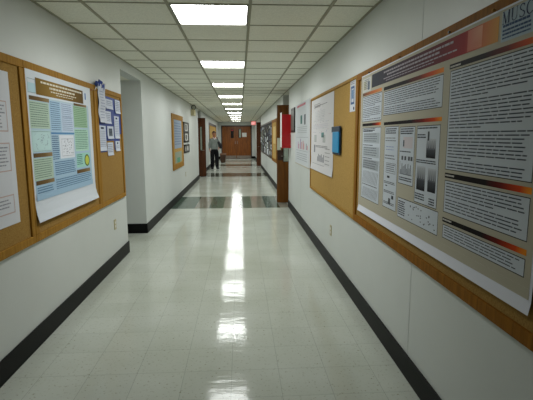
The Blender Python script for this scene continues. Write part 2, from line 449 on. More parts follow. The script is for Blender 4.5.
# fourth column: gel pictures
tbox(2.51, 2.212, 1.128, 1.574)
S.text(2.5, 2.24, 1.545, 1.567, .014, INK, .5, .03); S.text(2.5, 2.38, 1.50, 1.53, .014, INK, .5, .03)
def gel(ya, yb, za, zb):
    zm = za+(zb-za)*.42
    S.quad(ya, yb, zm, zb, ((78, 80, 86), (88, 90, 96), (196, 200, 206), (192, 196, 202)), .0014)
    S.quad(ya, yb, za, zm, ((22, 22, 26), (26, 26, 30), (78, 80, 86), (70, 72, 78)), .0014)
    for i in range(4):
        y = ya+(yb-ya)*(i+.5)/4; S.quad(y+.004, y-.004, zm+.01, zb-.01, (160, 164, 170), .0018)
gel(2.372, 2.255, 1.395, 1.50)
S.quad(2.36, 2.34, 1.49, 1.54, (80, 82, 86), .002)
S.text(2.5, 2.23, 1.355, 1.385, .012, INK, .5, .03)
gel(2.485, 2.37, 1.205, 1.345); gel(2.335, 2.235, 1.21, 1.34)
S.text(2.5, 2.36, 1.14, 1.19, .014, INK, .5, .03); S.text(2.31, 2.24, 1.14, 1.18, .014, INK, .5, .02)
# box under the columns
tbox(2.775, 2.185, .99, 1.12)
S.text(2.76, 2.64, 1.0, 1.105, .014, INK, .5, .03)
for i in range(26):
    y = 2.60-rnd.random()*.38; z = 1.01+rnd.random()*.09; S.quad(y, y-.014, z, z+.006, (80, 82, 88), .0014)
# corner plate with the four letters and the lines of small print
S.quad(1.732, 1.48, 1.880, 1.996, (176, 192, 204), .0009)
NV = (34, 48, 84)
def stroke(y0, z0, y1, z1, t): S.line(y0, z0, y1, z1, NV, t, .0022)
zt, zb_ = 1.993, 1.947; H_ = zt-zb_
def U(y): return 1.728-y
# M
stroke(U(.006), zb_, U(.006), zt, .0012); stroke(U(.006), zt, U(.024), zb_, .0032); stroke(U(.024), zb_, U(.040), zt, .0012); stroke(U(.041), zb_, U(.041), zt, .0034)
for y in (.006, .041): S.quad(U(y-.006), U(y+.006), zb_-.001, zb_+.0015, NV, .0022); S.quad(U(y-.006), U(y+.005), zt-.001, zt+.0015, NV, .0022)
def arc(cy, cz, ry, rz, a0, a1, t, thick, n=16):
    for i in range(n):
        A = math.radians(a0+(a1-a0)*i/n); B = math.radians(a0+(a1-a0)*(i+1)/n)
        p0 = (cy-ry*math.cos(A), cz+rz*math.sin(A)); p1 = (cy-ry*math.cos(B), cz+rz*math.sin(B))
        w = t+(thick-t)*abs(math.cos((A+B)/2)); stroke(p0[0], p0[1], p1[0], p1[1], w)
# U
stroke(U(.062), zt, U(.062), zb_+.014, .0034); stroke(U(.090), zt, U(.090), zb_+.014, .0012); arc(U(.076), zb_+.014, .014, .014, 180, 360, .0012, .0022)
S.quad(U(.055), U(.069), zt-.001, zt+.0015, NV, .0022); S.quad(U(.085), U(.095), zt-.001, zt+.0015, NV, .0022)
# S
arc(U(.121), zt-.0105, .0125, .0105, 30, 270, .0014, .0030); arc(U(.121), zb_+.0105, .0135, .0105, 90, -150, .0014, .0030)
stroke(U(.133), zt-.001, U(.133), zt-.011, .0012); stroke(U(.108), zb_+.001, U(.108), zb_+.011, .0012)
# C
arc(U(.166), (zt+zb_)/2, .0185, H_/2, 45, 315, .0014, .0034); stroke(U(.181), zt, U(.181), zt-.014, .0014)
for z, h in ((1.932, .010), (1.916, .008), (1.902, .008), (1.889, .006)):
    S.text(1.722, 1.545, z, z+h*1.7, h*1.9, (62, 84, 120), .5, .018, .0016, .12)
S.build('research_poster', 'large beige multi-panel research poster with maroon and orange title banner on the right wall', mat=M['prng'])

# push pins
def pin(side, y, z, d, label, m):
    mb = MB(); x0, x1 = wx(side, d), wx(side, d+.012)
    mb.tube((x0, y, z), (x1, y, z), .004, .006, 10)
    tag(mb.build('push_pin', m, org=(x0, y, z)), label, 'pin', 'push pins holding the posters')
pin('R', 3.40, 2.002, .0295, 'small dark push pin near the left end of the big poster top edge', M['black'])
pin('R', 2.10, 2.004, .0295, 'dark push pin in the big poster top edge above the red banner', M['black'])
pin('R', 1.735, 2.003, .0295, 'brass push pin beside the lettered corner of the big poster', M['oak'])
pin('R', 2.75, 2.003, .0295, 'orange-brown push pin at the middle of the big poster top edge', M['oakr'])
pin('L', 4.50, 1.975, .0175, 'red push pin in the top right corner of the teal and brown poster', M['red'])

# narrow sheet at the end of the cork board
S = Sheet('R'); S.paper(3.865, 4.055, 1.735, 2.02, (214, 218, 226), 3, 4)
S.rect(4.02, 3.90, 1.80, 1.96, (90, 116, 160), .02); S.quad(3.99, 3.93, 1.85, 1.93, (120, 150, 186)); S.quad(3.93, 3.895, 1.75, 1.775, (20, 30, 60)); S.text(4.03, 3.89, 1.965, 2.005, .015, (130, 120, 130), .4, .03)
S.build('notice_sheet', 'narrow white notice with blue figure pinned beside the big poster', 'paper')
# white chart sheet on the cork
S = Sheet('R', lambda y, z: .016+.012*max(0, (1.15-z)/.1)**2)
S.paper(4.74, 6.22, 1.06, 2.0, (214, 212, 214), 8, 10)
for (ya, yb, z0, z1, c) in ((6.0, 5.5, 1.88, 1.94, (150, 146, 146)), (5.9, 5.2, 1.70, 1.84, (196, 198, 200)), (6.05, 5.0, 1.60, 1.67, (200, 198, 206))):
    S.text(ya, yb, z0, z1, .02, c, .35, .06)
S.line(5.95, 1.90, 5.1, 1.905, (110, 110, 112), .003)
for i in range(40):
    y = 6.1-rnd.random()*1.2; z = 1.55+rnd.random()*.33; S.quad(y, y-.03, z, z+.008, rnd.choice([(150, 150, 156), (160, 186, 168), (190, 150, 160), (140, 150, 190)]))
for y in (5.95, 5.35): S.quad(y, y-.16, 1.44, 1.53, (184, 188, 186)); S.rect(y, y-.16, 1.44, 1.53, (150, 150, 156), .004)
S.quad(5.45, 5.28, 1.5, 1.56, (110, 150, 150))
S.quad(5.98, 5.88, 1.30, 1.40, (140, 142, 148)); S.text(5.85, 5.0, 1.36, 1.40, .016, (120, 120, 126), .4, .05)
for i in range(7): S.quad(5.72-.07*i, 5.68-.07*i, 1.19, 1.25+.04*abs(math.sin(i*1.9)), (128, 128, 138))
S.text(5.2, 4.9, 1.15, 1.38, .045, (160, 158, 160), .2, .12); S.text(6.1, 5.2, 1.10, 1.16, .025, (168, 168, 172), .3, .06)
S.build('chart_sheet', 'large white sheet of faint charts hanging on the tan cork board')
# white poster hung straight on the wall
S = Sheet('R', lambda y, z: .003)
S.paper(6.42, 8.12, 1.02, 2.07, (206, 210, 214), 4, 6)
S.text(7.9, 6.8, 2.0, 2.06, .05, (206, 128, 138), .7, .25)
S.quad(7.45, 7.25, 1.72, 1.86, (90, 130, 126)); S.quad(7.0, 6.88, 1.70, 1.86, (40, 42, 52)); S.text(7.9, 6.6, 1.55, 1.68, .03, (170, 174, 178), .3, .1)
for y, h, c in ((7.75, .12, (178, 120, 170)), (7.45, .17, (150, 110, 170)), (7.15, .14, (196, 100, 110)), (6.8, .10, (130, 130, 140))):
    S.quad(y, y-.06, 1.30, 1.30+h, c); S.quad(y-.1, y-.16, 1.30, 1.30+h*.7, (200, 120, 128))
S.rect(7.95, 6.6, 1.27, 1.50, (160, 164, 170), .006); S.text(7.9, 6.6, 1.08, 1.24, .035, (168, 172, 178), .3, .12)
for y in (6.50,): S.quad(y+.02, y, 1.02, 2.07, (186, 178, 160))
S.quad(8.1, 6.42, 1.02, 1.035, (196, 186, 164))
S.build('wall_poster', 'white poster with pink heading and small coloured bars, fixed directly to the right wall')

# blue folder hanging on the cork
t = thing('hanging_folder', (XR, 4.7, 1.325), 'bright blue folder with dark top hanging on the tan cork board', 'folder')
mb = MB(); wbox(mb, 'R', .033, .045, 4.37, 4.66, 1.345, 1.56)
mb.build('pocket', plain('blue_card', (22, 146, 200), .5, .4, .05), t, bevel=.004)
mb = MB(); wbox(mb, 'R', .026, .042, 4.34, 4.72, 1.555, 1.615); wbox(mb, 'R', .026, .032, 4.34, 4.70, 1.325, 1.56)
mb.build('back_flap', plain('dark_blue_card', (18, 44, 66), .5, .4, .05), t, bevel=.003)

# outlets
def outlet(side, y, z, label):
    t = thing('wall_outlet', (wx(side, 0), y, z-.06), label, 'outlet', 'low wall outlets')
    mb = MB(); wbox(mb, side, 0, .007, y-.038, y+.038, z-.06, z+.06); mb.build('plate', M['beige'], t, bevel=.002)
    for dz in (-.022, .022):
        mb = MB(); wbox(mb, side, .0068, .009, y-.015, y+.015, z+dz-.013, z+dz+.013); mb.build('socket', M['white'], t, bevel=.001)
outlet('R', 4.84, .44, 'small beige outlet plate low on the right wall under the tan cork board')
outlet('L', 5.12, .49, 'small beige outlet plate low on the left wall under the blue-backed notices')
outlet('L', 11.9, .50, 'small beige outlet plate low on the left wall beyond the side opening')

# dark plaque, red box
t = thing('wall_plaque', (XR, 8.45, 1.6), 'narrow dark framed plaque on the white wall beside the red box', 'plaque')
mb = MB(); wbox(mb, 'R', 0, .02, 8.18, 8.72, 1.59, 2.05); mb.build('frame', M['black'], t, bevel=.003)
mb = MB(); wbox(mb, 'R', .0201, .022, 8.22, 8.68, 1.63, 2.0); mb.build('panel', M['grey'], t)
t = thing('fire_cabinet', (XR, 8.95, 1.275), 'bright red box with white edge projecting from right wall in front of wooden door', 'cabinet')
mb = MB(); mb.box(.85, XR, 8.86, 9.12, 1.275, 1.95); mb.build('body', M['red'], t, bevel=.006)
mb = MB(); mb.box(.842, .85, 8.86, 9.12, 1.29, 1.99); mb.build('front_trim', M['white'], t, bevel=.004)

# ------------------------------------------------------------------ open wooden door leaves in the recesses
def leaf(n, x0, x1, y, z1, mat, win=None, mirror=False):
    t = bpy.data.objects.new(f'door_{n}', None); COL.objects.link(t); t.location = ((x0+x1)/2, y, 0); t['_w'] = ((x0+x1)/2, y, 0); struct(t)
    mb = MB()
    if win:
        a, b, c, d = win
        mb.box(x0, a, y, y+.045, .008, z1); mb.box(b, x1, y, y+.045, .008, z1); mb.box(a, b, y, y+.045, .008, c); mb.box(a, b, y, y+.045, d, z1)
    else: mb.box(x0, x1, y, y+.045, .008, z1)
    lf = mb.build('leaf', mat, t, bevel=.003)
    if win:
        a, b, c, d = win
        mb = MB(); mb.box(a, b, y+.014, y+.03, c, d); mb.build('window', M['glass'], t)
        mb = MB(); w = .012
        mb.box(a-w, b+w, y-.006, y+.001, d, d+w); mb.box(a-w, b+w, y-.006, y+.001, c-w, c); mb.box(a-w, a, y-.006, y+.001, c, d); mb.box(b, b+w, y-.006, y+.001, c, d)
        mb.build('window_frame', M['dframe'], t)
    return t
d = leaf(2, .832, 1.76, 9.8, 2.205, M['doorm'], (.975, 1.09, .95, 1.9))
mb = MB(); mb.box(.845, .965, 9.785, 9.80, .985, 1.20); mb.build('lock_plate', M['dframe'], d, bevel=.002)
mb = MB(); mb.tube((.93, 9.785, 1.07), (.93, 9.75, 1.07), .012); mb.tube((.93, 9.75, 1.07), (1.0, 9.75, 1.07), .009); mb.build('handle', M['steel'], d, smooth=True)
mb = MB(); mb.box(.834, .918, 9.797, 9.7995, 1.208, 1.476)
tag(mb.build('notice_sheet', plain('pale_paper', (196, 200, 180), .7, .3, .02), org=(.876, 9.798, 1.208)), 'pale paper notice on edge of the wooden door under the red box', 'paper')
d = leaf(3, -2.22, -1.292, 16.62, 2.205, M['doord'], (-1.487, -1.43, 1.0, 1.87))
mb = MB(); mb.tube((-1.36, 16.62, 1.0), (-1.36, 16.58, 1.0), .012); mb.tube((-1.36, 16.58, 1.0), (-1.44, 16.58, 1.0), .009); mb.build('handle', M['steel'], d, smooth=True)
d = leaf(4, .845, 1.76, 22.3, 2.225, M['doord'])
mb = MB(); mb.tube((.92, 22.3, 1.0), (.92, 22.26, 1.0), .012); mb.tube((.92, 22.26, 1.0), (1.0, 22.26, 1.0), .009); mb.build('handle', M['steel'], d, smooth=True)

# ------------------------------------------------------------------ far double door
t = bpy.data.objects.new('door_1', None); COL.objects.link(t); t.location = (-.23, Y1, 0); t['_w'] = (-.23, Y1, 0); struct(t)
mb = MB(); w = .07
mb.box(DX0, DX0+w, Y1-.02, Y1+.12, 0, DZ); mb.box(DX1-w, DX1, Y1-.02, Y1+.12, 0, DZ); mb.box(DX0+w, DX1-w, Y1-.02, Y1+.12, DZ-w, DZ)
mb.build('frame', M['dframe'], t, bevel=.003)
mid = -.25
for x0, x1, wa, wb, gm in ((DX0+w+.003, mid-.003, -.62, -.42, 'darkg'), (mid+.003, DX1-w-.003, -.10, .11, 'darkg')):
    mb = MB(); y = Y1+.02; z1 = DZ-w-.004
    mb.box(x0, wa, y, y+.045, .01, z1); mb.box(wb, x1, y, y+.045, .01, z1); mb.box(wa, wb, y, y+.045, .01, 1.40); mb.box(wa, wb, y, y+.045, 2.02, z1)
    lf = mb.build('leaf', M['door'], t, bevel=.003)
    mb = MB(); mb.box(wa, wb, y+.012, y+.03, 1.40, 2.02); mb.build('window', M['darkg'], t)
    mb = MB(); mb.box(x0+.02, x1-.02, y-.004, y, .02, .2); mb.build('kick_plate', M['steel'], t)
    hx = mid-.07 if x1 < 0 else mid+.07
    mb = MB(); mb.box(hx-.018, hx+.018, y-.03, y, 1.0, 1.2); mb.build('handle', M['steel'], t, bevel=.003)
# light strip seen in the right pane, red card as painted reflection in left pane
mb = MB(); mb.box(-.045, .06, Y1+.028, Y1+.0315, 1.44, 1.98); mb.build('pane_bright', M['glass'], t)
mb = MB(); mb.box(-.58, -.45, Y1+.0285, Y1+.0315, 1.88, 1.97); mb.build('pane_reflection', M['red'], t)
mb = MB(); mb.box(.15, .46, Y1+.016, Y1+.0195, 1.475, 1.755)
tag(mb.build('notice_sheet', M['white'], org=(.305, Y1+.018, 1.475)), 'white paper notice taped to the far double door beside its right window', 'paper')

# exit sign
t = thing('exit_sign', (.845, 27.0, CEIL), 'small red exit sign hanging from the ceiling near the far doors', 'sign')
mb = MB(); mb.box(.70, .99, 26.98, 27.04, 2.19, 2.43); mb.build('housing', M['red'], t, bevel=.006)
mb = MB(); mb.box(.715, .975, 26.974, 26.98, 2.205, 2.415); mb.build('face', M['exit'], t)
mb = MB()
def bar(x, z, w, h, y=26.971): mb.box(x, x+w, y, y+.003, z, z+h)
zz, hh, st = 2.25, .12, .014
x = .732; bar(x, zz, st, hh); [bar(x, zz+k*(hh-st)/2, .045, st) for k in range(3)]
x = .790
for i in range(8):
    bar(x+i*.0055, zz+i*.0151, .012, .0152); bar(x+.0385-i*.0055, zz+i*.0151, .012, .0152)
bar(.858, zz, st, hh); bar(.888, zz+hh-st, .058, st); bar(.910, zz, st, hh)
mb.build('lettering', M['exitw'], t)
mb = MB(); mb.tube((.845, 27.01, 2.43), (.845, 27.01, CEIL), .015); mb.build('stem', M['white'], t)

# emergency light
t = thing('emergency_light', (XL, 13.8, 2.15), 'beige emergency light with round lamp high on the left wall', 'light')
mb = MB(); wbox(mb, 'L', 0, .11, 13.55, 13.95, 2.15, 2.33); mb.build('battery_box', M['beige'], t, bevel=.008)
for dy in (13.62,):
    mb = MB(); mb.tube((XL+.06, dy, 2.33), (XL+.06, dy+.02, 2.37), .012, .012); mb.tube((XL+.075, dy+.09, 2.40), (XL+.085, dy, 2.395), .04, .075, 20)
    h = mb.build('lamp_head', M['black'], t)
    mb = MB(); mb.tube((XL+.085, dy-.001, 2.395), (XL+.0855, dy-.006, 2.395), .052, .05, 20); mb.build('lens', M['lens'], h, org=None)

# ------------------------------------------------------------------ left wall
board('L', 1.75, 3.13, .765, 2.035, 'oak-framed cork board nearest the viewer on the left wall', M['oak'], M['corkm'], .055)
board('L', 3.132, 4.63, .765, 2.035, 'oak-framed cork board holding the green and blue research poster', M['oak'], M['corkm'], .055)
board('L', 4.632, 5.60, .765, 2.035, 'oak-framed cork board with white notices on navy backing, next to the side opening', M['oak'], M['corkm'], .05)
# near partial poster
S = Sheet('L', lambda y, z: .015)
S.paper(2.2, 2.94, .955, 1.925, (214, 216, 222), 4, 8)
for z0, z1 in ((1.55, 1.74), (1.30, 1.48), (1.03, 1.15)):
    S.rect(2.35, 2.885, z0, z1, (198, 168, 160), .006); S.text(2.4, 2.86, z0+.02, z1-.02, .022, (150, 150, 160), .35, .04)
S.build('printed_poster', 'white poster with pink-outlined boxes, nearest on the left wall')
# research poster with brown banner
def poff(y, z):
    d = .0242
    if z < 1.05: d += .022*((1.05-z)/.16)**2
    return d
S = Sheet('L', poff); S.k = .984
def warp(y, z):
    if z < .98 and y > 4.3: y += (.98-z)*.35*(y-4.3)/.22
    return y, z
S.paper(3.20, 4.52, .893, 1.99, (216, 222, 230), 12, 20, warp)
PB, PG, PGG = (172, 196, 212), (182, 202, 184), (160, 192, 162)
for k in range(16):
    z1 = 1.81-(1.81-1.05)*k/16; z0 = 1.81-(1.81-1.05)*(k+1)/16; f = k/15
    c = tuple(int(a*(1-f)+b*f) for a, b in zip((184, 204, 214), (164, 194, 218)))
    S.quad(3.225, 4.44, z0, z1, c, .0005 if z0 > 1.06 else .004)
S.quad(3.22, 3.34, 1.83, 1.90, (186, 214, 224)); S.rect(3.22, 3.34, 1.83, 1.93, (150, 170, 176), .004)
BR = [(0, (124, 96, 42)), (.35, (148, 118, 60)), (.7, (120, 92, 46)), (1, (98, 76, 40))]
S.grad(3.345, 4.312, 1.825, 1.946, BR)
for z, a, b, h in ((1.915, 3.43, 4.25, .014), (1.885, 3.58, 4.10, .015), (1.862, 3.60, 4.12, .009), (1.845, 3.7, 4.05, .006)):
    y = a
    while y < b:
        w_ = rnd.uniform(.02, .05); S.quad(y, y+w_, z, z+h, (226, 220, 204), .0018); y += w_+.01
S.quad(4.36, 4.39, 1.87, 1.93, (80, 120, 180))
def tcell(ya, yb, za, zb, bg, ink=(116, 136, 124), pitch=.0165): S.quad(ya, yb, za, zb, bg, .001); S.text(ya+.012, yb-.012, za+.006, zb-.004, pitch, ink, .34, .028)
B2 = [(0, (96, 76, 48)), (.6, (120, 96, 62)), (1, (150, 130, 96))]
S.grad(3.229, 3.556, 1.780, 1.809, B2); tcell(3.22, 3.54, 1.578, 1.772, PG)
S.quad(3.22, 3.54, 1.405, 1.563, (192, 220, 220), .001); S.rect(3.23, 3.535, 1.41, 1.556, (160, 186, 190), .003)
pt = None
for i in range(26):
    q = (3.26+rnd.random()*.25, 1.42+rnd.random()*.12); S.line(q[0], q[1], q[0]+.03*rnd.uniform(-1, 1), q[1]+.02*rnd.uniform(-1, 1), (120, 140, 156), .0015)
S.grad(3.228, 3.546, 1.366, 1.397, B2); tcell(3.22, 3.545, 1.197, 1.360, PG)
S.grad(3.235, 3.551, 1.163, 1.194, B2)
tcell(3.555, 3.765, 1.557, 1.800, (170, 198, 220), (92, 122, 154)); tcell(3.77, 4.03, 1.557, 1.800, (196, 210, 228), (130, 150, 178))
for i in range(3): S.quad(3.79, 4.02, 1.74-.06*i, 1.743-.06*i, (140, 150, 180), .0016)
S.quad(3.55, 4.032, 1.538, 1.552, (92, 140, 186), .0016)
S.text(3.555, 3.69, 1.33, 1.53, .0165, (72, 108, 146), .42, .028)
S.quad(3.70, 4.012, 1.336, 1.530, (222, 226, 234), .0012); S.rect(3.74, 3.99, 1.355, 1.50, (140, 144, 156), .003, .0016)
for i in range(34):
    y, z = 3.76+rnd.random()*.21, 1.37+rnd.random()*.12; S.quad(y, y+.012, z, z+.007, (120, 124, 140), .0018)
S.text(3.58, 4.02, 1.20, 1.32, .0165, (80, 118, 154), .42, .03); S.text(3.58, 4.42, 1.075, 1.18, .018, (92, 128, 160), .4, .03)
S.grad(4.062, 4.386, 1.795, 1.816, B2); tcell(4.045, 4.39, 1.60, 1.792, PGG, (112, 146, 116))
tcell(4.04, 4.39, 1.385, 1.585, (178, 214, 196), (96, 130, 116))
S.quad(4.05, 4.39, 1.235, 1.365, (164, 212, 200), .001); S.text(4.06, 4.2, 1.26, 1.36, .017, (80, 122, 122), .42, .03)
ell = lambda ry, rz: [(4.318+ry*math.cos(2*math.pi*i/20), 1.293+rz*math.sin(2*math.pi*i/20)) for i in range(20)]
S.poly(ell(.068, .056), (48, 70, 36), .0016); S.poly(ell(.052, .045), (196, 204, 92), .0022)
S.grad(4.041, 4.388, 1.183, 1.216, B2)
S.text(3.25, 3.54, 1.07, 1.15, .018, (92, 128, 160), .4, .03)
S.build('research_poster', 'curling blue and green research poster with brown title banner on the left wall')

# navy backing and white notices
mb = MB()
poly = [(4.93, 1.96), (5.56, 1.955), (5.56, 1.55), (5.47, 1.54), (5.47, 1.36), (5.23, 1.36), (5.23, 1.47), (4.93, 1.47), (4.93, 1.35), (4.64, 1.35), (4.64, 1.62), (4.64, 1.99), (4.93, 1.99)]
mb.face([(XL+.0135, y, z) for y, z in poly][::-1])
tag(mb.build('backing_paper', M['bluep'], org=(XL+.0135, 5.1, 1.35)), 'navy blue backing paper behind the small white notices', 'paper')
sheets = [
    ('white notice below the twisted strip, upper left on the navy backing', 4.885, 5.135, 1.661, 1.796, 0),
    ('white typed notice at the top middle of the navy backing', 4.96, 5.222, 1.824, 1.93, 1),
    ('white notice at the top right corner of the navy backing', 5.315, 5.53, 1.79, 1.948, 0),
    ('tall white notice at the right side of the navy backing', 5.256, 5.457, 1.494, 1.755, 2),
    ('tall white notice at the lower left of the navy backing', 4.68, 4.912, 1.365, 1.633, 2),
    ('white notice with dark printed picture in the middle of the navy backing', 4.965, 5.20, 1.492, 1.633, 3),
    ('white notice hanging lowest in the middle, below the navy backing', 4.945, 5.165, 1.305, 1.451, 0),
    ('small white notice at the lower right of the navy backing', 5.26, 5.445, 1.345, 1.464, 2)]
for i, (lab, a, b, z0, z1, kd) in enumerate(sheets):
    S = Sheet('L', lambda y, z, i=i, z0=z0: .0175+.0012*(i % 3)+.006*max(0, (z0+.05-z)/.05)**2)
    S.paper(a, b, z0, z1, (206, 212, 226), 3, 5)
    if kd in (0, 1): S.text(a+.02, b-.02, z0+.02, z1-.015, .02, (130, 136, 160), .3, .04)
    if kd == 2: S.quad(a+.06, b-.07, z1-.035, z1-.015, (60, 66, 90)); S.text(a+.02, b-.02, z0+.02, z1-.05, .02, (160, 166, 186), .3, .04)
    if kd == 3: S.quad(a+.05, b-.05, z0+.03, z1-.025, (110, 118, 130)); S.text(a+.06, b-.06, z0+.04, z1-.03, .016, (50, 54, 66), .5, .03)
    S.build('notice_sheet', lab, 'paper')
# long hanging strip with crumpled ribbon on top
S = Sheet('L', lambda y, z: .03+.012*math.sin(z*16)**2)
S.paper(4.665, 4.90, 1.665, 2.06, (208, 212, 224), 4, 12, lambda y, z: (y+.012*math.sin(z*20), z)); S.text(4.72, 4.86, 1.70, 2.0, .03, (150, 158, 186), .25, .03)
S.build('paper_strip', 'long white paper strip hanging over the frame between two left cork boards', 'paper')
mb = MB()
pts = [(4.60, 2.035), (4.64, 2.075), (4.685, 2.06), (4.72, 2.10), (4.77, 2.075), (4.83, 2.095), (4.86, 2.06)]
for k in range(2):
    for (a, b), (c, d2) in zip(pts, pts[1:]):
        o1 = .03+.02*math.sin(a*70+k*2); o2 = .03+.02*math.sin(c*70+k*2); dz = .03*k
        mb.face([(XL+o1, a, b-dz-.03), (XL+o2, c, d2-dz-.03), (XL+o2+.012, c, d2-dz+.008), (XL+o1+.012, a, b-dz+.008)], mi=k if a < 4.74 else 1-k)
tag(mb.build('crumpled_ribbon', [plain('blue_foil', (34, 66, 150), .35, .6, .1), M['white']], org=(XL+.03, 4.72, 2.0)), 'crumpled blue and white ribbon on top of the hanging paper strip', 'ribbon')

# framed boards farther down on the left
board('L', 9.66, 11.45, .765, 2.02, 'tall oak-framed notice board beyond the side opening on the left wall', M['oak'], M['corkr'], .12)
S = Sheet('L'); S.paper(9.95, 11.2, 1.24, 1.90, (150, 162, 178), 2, 2); S.text(10.0, 11.1, 1.3, 1.85, .06, (120, 134, 156), .4, .2)
S.build('notice_sheet', 'pale blue-grey sheet in the tall oak-framed notice board', 'paper')
S = Sheet('L'); S.paper(10.0, 11.1, .90, 1.16, (150, 158, 140), 2, 2); S.quad(10.3, 10.8, .90, 1.02, (96, 150, 124))
S.build('notice_sheet', 'greenish sheet at the bottom of the tall oak-framed notice board', 'paper')
def frame_pic(y0, y1, z0, z1, n, label):
    t = thing('picture_frame', (XL, (y0+y1)/2, z0), label, 'picture', 'black picture frames on the left wall')
    w = .09; mb = MB()
    wbox(mb, 'L', .001, .022, y0, y1, z1-w*.5, z1); wbox(mb, 'L', .001, .022, y0, y1, z0, z0+w*.5); wbox(mb, 'L', .001, .022, y0, y0+w*2, z0, z1); wbox(mb, 'L', .001, .022, y1-w*2, y1, z0, z1)
    for k in range(1, n): zz = z0+(z1-z0)*k/n; wbox(mb, 'L', .001, .02, y0, y1, zz-.03, zz+.03)
    mb.build('frame', M['black'], t)
    mb = MB(); wbox(mb, 'L', .001, .012, y0+.02, y1-.02, z0+.02, z1-.02); mb.build('mat_board', M['white'], t)
    for k in range(n):
        zc = z0+(z1-z0)*(k+.5)/n; mb = MB(); wbox(mb, 'L', .0121, .014, (y0+y1)/2-.2, (y0+y1)/2+.12, zc-.07, zc+.07); mb.build('photo', M['grey'], t)
frame_pic(11.66, 12.75, 1.36, 1.90, 2, 'upper black picture frame with two openings on the left wall')
frame_pic(11.68, 12.8, 1.075, 1.30, 1, 'lower small black picture frame on the left wall')
board('L', 21.2, 27.6, .95, 2.18, 'dark-edged tan notice board on the left wall behind the standing person', M['dframe'], M['corkr'], .12)

# far boards on the right wall
board('R', 12.15, 13.9, .76, 2.01, 'oak-framed tan cork board just past the wooden door on the right wall', M['oakr'], M['corkr'], .09)
S = Sheet('R'); S.paper(12.5, 13.4, 1.3, 1.8, (204, 176, 120), 2, 2); S.quad(13.2, 12.7, 1.05, 1.25, (170, 150, 90)); S.build('notice_sheet', 'tan sheet pinned on the tan cork board past the wooden door', 'paper')
board('R', 13.92, 21.45, .79, 2.02, 'long dark notice board covered with photographs on the far right wall', M['dframe'], plain('dark_felt', (62, 62, 66), .9, .2, .1, 30), .05)
tones = [(40, 42, 50), (84, 88, 100), (150, 156, 168), (214, 218, 222), (110, 104, 90), (60, 54, 50), (126, 132, 120), (28, 28, 30)]
y = 14.02
while y < 21.2:
    w_ = rnd.uniform(.5, .8); z = .85
    while z < 1.86:
        h = min(rnd.uniform(.16, .3), 1.93-z)
        S = Sheet('R', lambda y, z: .0145); c = rnd.choice(tones)
        S.paper(y, min(y+w_-.06, 21.38), z, z+h-.03, c, 1, 1)
        c2 = rnd.choice(tones); S.quad(y+w_*.65, y+w_*.2, z+h*.2, z+h*.65, c2)
        S.build('photo_print', 'small photograph pinned on the long dark notice board', 'photo', group='photographs on the long dark notice board')
        z += h
    y += w_

# ------------------------------------------------------------------ bin by the far doors
t = thing('waste_bin', (-1.0, 25.6, 0), 'brown waste bin standing on the floor before the far doors', 'bin')
mb = MB()
a = [(-1.13, 25.46), (-.87, 25.46), (-.87, 25.74), (-1.13, 25.74)]; b = [(-1.17, 25.42), (-.83, 25.42), (-.83, 25.78), (-1.17, 25.78)]
for i in range(4):
    j2 = (i+1) % 4; mb.face([(*a[i], 0), (*a[j2], 0), (*b[j2], .46), (*b[i], .46)])
mb.face([(*p, 0) for p in a[::-1]]); mb.build('body', M['bin'], t)
mb = MB()
mb.box(-1.18, -.82, 25.41, 25.44, .44, .53); mb.box(-1.18, -.82, 25.76, 25.79, .44, .53); mb.box(-1.18, -1.15, 25.44, 25.76, .44, .53); mb.box(-.85, -.82, 25.44, 25.76, .44, .53)
mb.build('rim', M['binr'], t, bevel=.006)

# ------------------------------------------------------------------ the standing person
def skin_mesh(name, V, E, R, mat, parent, sub=2):
    me = bpy.data.meshes.new(name); me.from_pydata(V, E, []); me.update()
    ob = bpy.data.objects.new(name, me); COL.objects.link(ob)
    sk = ob.modifiers.new('skin', 'SKIN'); sk.use_smooth_shade = True
    if not me.skin_vertices: me.attributes
    lay = me.skin_vertices[0].data if len(me.skin_vertices) else None
    if lay is None:
        bm = bmesh.new(); bm.from_mesh(me); bm.verts.layers.skin.verify(); bm.to_mesh(me); bm.free(); lay = me.skin_vertices[0].data
    for i, r in enumerate(R):
        lay[i].radius = r if isinstance(r, tuple) else (r, r); lay[i].use_root = (i == 0)
    ss = ob.modifiers.new('sub', 'SUBSURF'); ss.levels = sub; ss.render_levels = sub
    dg = bpy.context.evaluated_depsgraph_get(); m2 = bpy.data.meshes.new_from_object(ob.evaluated_get(dg))
    ob.modifiers.clear(); ob.data = m2; bpy.data.meshes.remove(me); m2.name = name; m2.materials.clear(); m2.materials.append(mat)
    for p in m2.polygons: p.use_smooth = True
    if parent: ob.parent = parent
    return ob

PX, PY = -1.2, 20.5
person = thing('person', (PX, PY, 0), 'person in grey top, white collar and black trousers standing by the left wall', 'person')
person.rotation_euler = (0, 0, math.radians(14))
# local frame: -y faces the viewer, +x to the viewer's right
V = [(0, 0, .96), (0, 0, 1.12), (0, -.005, 1.30), (0, 0, 1.43), (0, -.01, 1.50), (-.004, -.02, 1.56), (-.004, -.02, 1.62),  # pelvis..head
     (-.165, 0, 1.365), (-.215, .01, 1.12), (-.225, -.05, .90), (-.225, -.065, .85),                      # viewer's left arm
     (.165, 0, 1.365), (.235, .03, 1.14), (.20, -.10, .97), (.185, -.135, .94),                             # right arm, bent
     (-.09, 0, .90), (-.10, -.01, .50), (-.105, .02, .09), (-.11, -.13, .035),                             # legs
     (.09, 0, .90), (.105, -.01, .50), (.12, .02, .09), (.14, -.12, .035)]
E = [(0,1),(1,2),(2,3),(3,4),(4,5),(5,6),(3,7),(7,8),(8,9),(9,10),(3,11),(11,12),(12,13),(13,14),(0,15),(15,16),(16,17),(17,18),(0,19),(19,20),(20,21),(21,22)]
